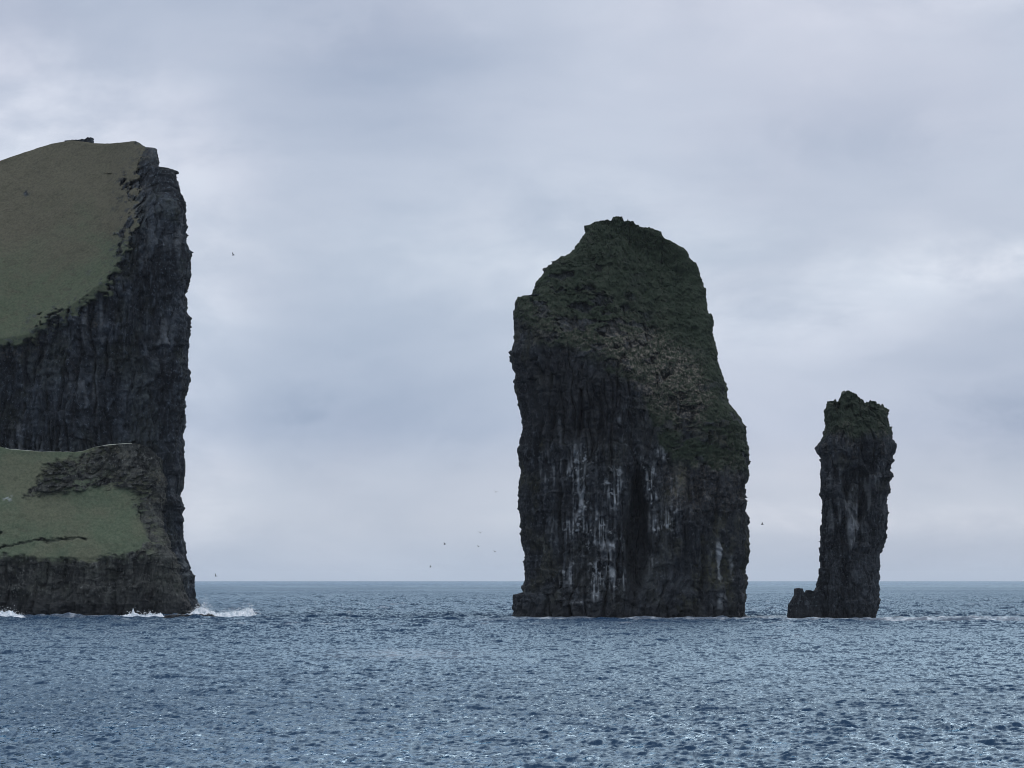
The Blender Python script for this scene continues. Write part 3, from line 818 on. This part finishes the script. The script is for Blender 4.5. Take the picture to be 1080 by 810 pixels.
def build_sea():
    rows = [45.0]
    while rows[-1] < 32000:
        d = rows[-1]
        k = 0.0045 if d < 92 else (0.0008 if d < 600 else (0.0014 if d < 1500 else (0.004 if d < 4000 else 0.02)))
        rows.append(d * (1 + k))
    rows = np.array(rows, dtype=np.float32)
    core = np.linspace(-0.19, 0.19, 640)
    wing = np.linspace(0.19, 0.62, 101)[1:]
    tans = np.concatenate([-wing[::-1], core, wing]).astype(np.float32)
    D, T = np.meshgrid(rows, tans, indexing='ij')
    jit = np.random.default_rng(5)
    T = T + (jit.random(T.shape, dtype=np.float32) - 0.5) * 0.00045
    D = D * (1 + (jit.random(D.shape, dtype=np.float32) - 0.5) * 0.0006)
    X0, Y0 = D * T, D.copy()
    X, Y, Z = X0.copy(), Y0.copy(), np.zeros_like(D)
    rng = np.random.default_rng(21)
    gust = (0.82 + 0.28 * fbm(X0 / 40, Y0 / 110, 0 * X0, 3)).astype(np.float32)
    lam = np.exp(np.linspace(math.log(0.32), math.log(16.0), 60))
    open_sea = (1 + 3.2 * sstep(260, 620, Y0 + 90 * perlin(X0 / 80, Y0 / 200, 0 * X0))).astype(np.float32)   # longer waves outside the lee
    lost = np.zeros(len(rows))                                       # slope of the waves too fine for the net, carried by the material
    for l in lam:
        l = l * rng.uniform(0.93, 1.07)
        ang = R(-112) + rng.normal(0, 0.75 if l < 4 else 0.4)       # travelling towards the viewer, a little from the right
        k = 2 * math.pi / l
        amp = 0.0165 * l * rng.uniform(0.6, 1.4) * (1.0 if l < 0.65 else (0.65 / l) ** 0.75)
        far = int(np.searchsorted(rows, l / 1.9 / 0.0009)) + 1        # past this the net is too coarse for the wave
        sl = slice(0, min(far, len(rows)))
        fade = sstep(1.9, 3.4, l / np.maximum(D[sl] * 0.0009, 0.05)).astype(np.float32)
        lost += 0.5 * (k * amp) ** 2
        lost[sl] -= 0.5 * (k * amp * fade[:, 0]) ** 2
        ph = np.float32(k * math.cos(ang)) * X0[sl] + np.float32(k * math.sin(ang)) * Y0[sl] + np.float32(rng.uniform(0, 6.283))
        a = np.float32(amp) * fade * gust[sl] * (1.0 if l < 2.2 else open_sea[sl])
        c = np.cos(ph)
        Z[sl] += a * np.sin(ph)
        X[sl] += np.float32(0.42 * math.cos(ang)) * a * c
        Y[sl] += np.float32(0.42 * math.sin(ang)) * a * c
    lost *= (1 - 0.85 * sstep(1400, 7000, rows)) ** 2                  # the open sea towards the horizon lies flatter
    # foam: long faint lines of spent surf and rare small whitecaps
    line = sstep(0.36, 0.62, fbm(X0 / 70 + 3.1, Y0 / 26 + 1.7, 0 * X0, 4, 0.55)) * sstep(300, 420, Y0) * sstep(1400, 700, Y0)
    cap = 0.6 * sstep(0.66, 0.85, fbm(X0 / 1.3, Y0 / 1.0, 0 * X0, 4, 0.65)) * sstep(0.06, 0.16, Z)
    brk = sstep(0.05, 0.5, fbm(X0 / 2.0, Y0 / 3.0, 0 * X0, 3))
    foam = np.clip(0.25 * line * brk + 0.15 * cap, 0, 1)

    def band(px0, px1, d0, d1, k):
        xa, xb = (px0 - 540) / F_PX * d0, (px1 - 540) / F_PX * d0
        wob = 6 * perlin(X0 / 12, Y0 / 20, 0 * X0)
        return k * sstep(xa - 3, xa + 6, X0) * sstep(xb + 4, xb - 8, X0) * sstep(d0 - 8, d0 + 4, Y0 + wob) * sstep(d1 + 8, d1 - 4, Y0 + wob)
    foam = np.clip(foam + (0.25 + 0.75 * brk) * (band(786, 850, 515, 545, 1.0) + band(925, 1120, 496, 532, 1.0) + band(500, 545, 500, 528, .35) +
                                 band(540, 795, 512, 540, .6) + band(830, 935, 500, 527, .6) + band(-40, 215, 545, 556, .35) +
                                 band(340, 520, 262, 290, .26)), 0, 0.9)
    nr, nc = D.shape
    a = (np.arange(nr - 1)[:, None] * nc + np.arange(nc - 1)[None, :])
    Fc = np.stack([a, a + 1, a + nc + 1, a + nc], -1).reshape(-1, 4)
    Vx = np.stack([X.ravel(), Y.ravel(), Z.ravel()], -1)
    # the wide sheet under and beyond the modelled waves
    n0 = len(Vx)
    W = 33000.0
    Vx = np.concatenate([Vx, np.array([(-W, -W, -1.2), (W, -W, -1.2), (W, W, -1.2), (-W, W, -1.2)])])
    Fc = np.concatenate([Fc, np.array([[n0, n0 + 1, n0 + 2, n0 + 3]])])
    fo = np.concatenate([foam.ravel(), np.zeros(4)])
    o = mesh_obj('sea', Vx, Fc, sea_material(), None, dict(foam=fo, chop=np.concatenate([np.repeat(np.sqrt(np.clip(lost, 0, None)), D.shape[1]), np.full(4, 0.35)])))
    tag(o, kind='structure')


build_sea()


# ------------------------------------------------------------------ surf, skerry, birds
def surf_material():
    m, t = new_mat('surf_foam')
    p = t.n('ShaderNodeBsdfPrincipled')
    co = t.n('ShaderNodeTexCoord').outputs['Object']
    t.put(p.inputs['Base Color'], t.ramp(t.noise(co, 1.4, 5, .65), [(0.35, (0.42, 0.50, 0.56)), (0.6, (0.86, 0.88, 0.90))]))
    p.inputs['Roughness'].default_value = 0.8
    t.t.links.new(p.outputs[0], t.n('ShaderNodeOutputMaterial').inputs[0])
    return m


M_SURF = surf_material()


def surf(px0, px1, Yc, prof, depth, seed, drops, label):
    """a breaking ridge of white water; prof: (px, height in m) along it"""
    n, mrow = 240, 40
    px = np.linspace(px0, px1, n)
    xs = (px - 540) / F_PX * Yc
    pf = np.asarray(prof, float)
    hh = np.interp(px, pf[:, 0], pf[:, 1])
    s = np.linspace(-1, 1, mrow)
    XX, SS = np.meshgrid(xs, s, indexing='ij')
    H = hh[:, None] * np.ones_like(SS)
    YY = Yc + SS * depth
    bump = 1 + 0.45 * fbm(XX / 2.0 + seed, YY / 1.6, 0 * XX, 5, 0.65)
    ZZ = -0.45 + (H + 0.45) * np.clip(1 - np.abs(SS) ** 1.6, 0, 1) * np.clip(bump, 0.15, 2)
    a = (np.arange(n - 1)[:, None] * mrow + np.arange(mrow - 1)[None, :])
    F4 = np.stack([a, a + mrow, a + mrow + 1, a + 1], -1).reshape(-1, 4)
    V = np.stack([XX.ravel(), YY.ravel(), ZZ.ravel()], -1)
    rng = np.random.default_rng(seed)
    i = rng.choice(n, drops, p=(hh ** 1.5 + 1e-4) / (hh ** 1.5 + 1e-4).sum())
    P = np.stack([xs[i] + rng.normal(0, .5, drops), Yc + rng.normal(0, depth * .35, drops),
                  hh[i] * (0.6 + np.abs(rng.normal(0, .55, drops)))], -1)
    r = rng.uniform(0.03, 0.13, drops)[:, None]
    base = len(V)
    quad = np.array([(-1, 0, 0), (0, -1, 0.4), (1, 0, 0), (0, 1, 1)], float)   # folded flecks
    DV = (P[:, None, :] + quad[None] * r[:, :, None]).reshape(-1, 3)
    DF = base + np.arange(drops)[:, None] * 4 + np.arange(4)[None]
    o = mesh_obj('surf', np.concatenate([V, DV]), np.concatenate([F4, DF]), M_SURF)
    tag(o, label, 'surf', None, 'stuff')
    return o


surf(196, 274, 541, [(196, 0.3), (206, 1.0), (211, 1.6), (216, 2.1), (221, 1.3), (229, 0.7), (240, 0.9), (252, 1.1), (262, 1.5), (267, 1.3), (274, 0.1)], 3.0, 3, 900,
     'white breaking wave off the right foot of the grassy sea cliff')
surf(120, 174, 548, [(120, 0.05), (132, 0.25), (140, 0.4), (141.5, 1.15), (143.5, 0.5), (150, 0.5), (160, 0.7), (170, 0.6), (174, 0.1)], 1.6, 5, 220,
     'white surf along the dark base of the sea cliff')
surf(-30, 28, 540, [(-30, 0.5), (0, 1.1), (8, 0.9), (12, 1.2), (18, 0.7), (26, 0.6), (28, 0.1)], 3.0, 9, 260,
     'white surf at the left edge below the sea cliff')

# low flat skerry in front of the breaker
Ysk = 534.0
X, Y, Z, nx, ny, PX, PY, U, S, V, Fc = solid([(170, 665), (170, 654), (174, 650.5)], [(231, 665), (231, 652), (226, 649.5)],
                                             [(174, 650.3), (186, 648.4), (200, 647.8), (214, 647.6), (222, 648.4), (226, 649.5)], Ysk, 160, 40,
                                             lambda a, b, c, e: 2.6 - 1.2 * e, lambda a, b, c, e: 2.6 - 1.2 * e, zbase=-1.0, sq=3)
d = 0.35 * fbm(X / 1.2, Y / 1.2, Z / 1.2, 4)
Z = Z + 0.22 * fbm(X / 1.5, Y / 1.5, Z, 3) * V
Vx = np.stack([(X + nx * d).ravel(), (Y + ny * d).ravel(), Z.ravel()], -1)
ox = np.array([float(X.mean()), Ysk, 0])
z0 = np.zeros(len(Vx))
sk = mesh_obj('skerry', Vx - ox, Fc, M_CLIFF, None, dict(grass=z0, guano=z0, dry=z0, moss=z0, wet_or_dark=z0 + .8))
sk.location = ox
tag(sk, 'low flat sea-washed rock lying in the surf at the right foot of the cliff', 'rock')

m_bird, t = new_mat('seabird_plumage')
p = t.n('ShaderNodeBsdfPrincipled')
co = t.n('ShaderNodeTexCoord').outputs['Object']
t.put(p.inputs['Base Color'], t.mix(t.noise(co, 9, 3, .5), (0.035, 0.035, 0.04), (0.075, 0.075, 0.08)))
p.inputs['Roughness'].default_value = 0.85
t.t.links.new(p.outputs[0], t.n('ShaderNodeOutputMaterial').inputs[0])


def bird_mesh(up):
    """body, tail and two bent wings as one continuous small mesh, heading +Y"""
    V, Fq = [], []
    st = [(-0.30, 0.10, 0.015), (-0.22, 0.05, 0.03), (-0.08, 0.075, 0.07), (0.06, 0.085, 0.085), (0.15, 0.06, 0.065), (0.22, 0.05, 0.052), (0.27, 0.02, 0.02)]
    k = 8
    for (y, rx, rz) in st:
        for j in range(k):
            a = 2 * math.pi * j / k
            V.append((rx * math.cos(a), y, rz * math.sin(a)))
    for i in range(len(st) - 1):
        for j in range(k):
            Fq.append((i * k + j, i * k + (j + 1) % k, (i + 1) * k + (j + 1) % k, (i + 1) * k + j))
    for s in (-1, 1):
        b = len(V)
        sec = [(0.03, 0.02, 0.13, 0.02), (0.22, 0.06, 0.12, 0.02 + 0.20 * up), (0.38, 0.01, 0.09, 0.02 + 0.27 * up), (0.54, -0.08, 0.02, 0.02 + 0.30 * up)]
        for (x, y, c, z) in sec:
            V += [(s * x, y + c * .6, z), (s * x, y, z + 0.015), (s * x, y - c, z), (s * x, y, z - 0.012)]
        for i in range(len(sec) - 1):
            for j in range(4):
                Fq.append((b + i * 4 + j, b + i * 4 + (j + 1) % 4, b + i * 4 + 4 + (j + 1) % 4, b + i * 4 + 4 + j))
        Fq.append((b + 12, b + 13, b + 14, b + 15))
    return V, Fq


BIRDS = [  # px, py, distance, heading, bank, label
    (246, 269, 420, 70, 25, 'highest seabird, flying alone in open sky right of the tall cliff'),
    (523, 519, 600, 20, 10, 'faint seabird beside the left edge of the broad stack, above the loose flock'),
    (506.5, 562, 500, 15, 5, 'dark seabird at the top of the loose flock left of the broad stack'),
    (469, 574, 500, 60, 15, 'dark seabird at the left side of the loose flock, above its lowest bird'),
    (504.5, 576.5, 640, 30, 10, 'pale small seabird in the middle of the loose flock'),
    (522, 582, 520, 340, 10, 'seabird of the loose flock flying nearest to the broad stack'),
    (454, 598, 620, 80, 20, 'lowest seabird of the loose flock, close above the horizon'),
    (227.5, 607.5, 460, 50, 35, 'seabird skimming the horizon just right of the cliff foot'),
    (804, 553, 430, 85, 5, 'seabird gliding between the broad stack and the slender pillar'),
]
proto = None
for i, (px, py, Yb, hd, bank, lab) in enumerate(BIRDS):
    if proto is None:
        bv, bf = bird_mesh(0.9)
        proto = mesh_obj('seabird', bv, bf, m_bird, smooth=True)
        o = proto
    else:
        o = proto.copy()
        COL.objects.link(o)
    bx, bz = site(px, py, Yb)
    o.location = (float(bx), Yb, float(bz))
    o.rotation_euler = (0, R(bank), R(hd))
    o.scale = (0.8, 0.8, 0.8)
    tag(o, lab, 'seabird', 'seabirds in flight over the sea')

# ------------------------------------------------------------------ the hazy sea air
HAZE = 2.2e-5
s = 34000.0
top = 110.0
hv = [(-s, -s, -2.5), (s, -s, -2.5), (s, s, -2.5), (-s, s, -2.5), (-s, -s, top), (s, -s, top), (s, s, top), (-s, s, top)]
hf = [(0, 3, 2, 1), (4, 5, 6, 7), (0, 1, 5, 4), (1, 2, 6, 5), (2, 3, 7, 6), (3, 0, 4, 7)]
m, t = new_mat('haze')
pv = t.n('ShaderNodeVolumePrincipled')
pv.inputs['Color'].default_value = (0.90, 0.95, 1.0, 1)
pv.inputs['Density'].default_value = HAZE
pv.inputs['Anisotropy'].default_value = 0.2
t.t.links.new(pv.outputs[0], t.n('ShaderNodeOutputMaterial').inputs['Volume'])
hz = mesh_obj('haze', hv, hf, m, smooth=False)
tag(hz, kind='stuff')
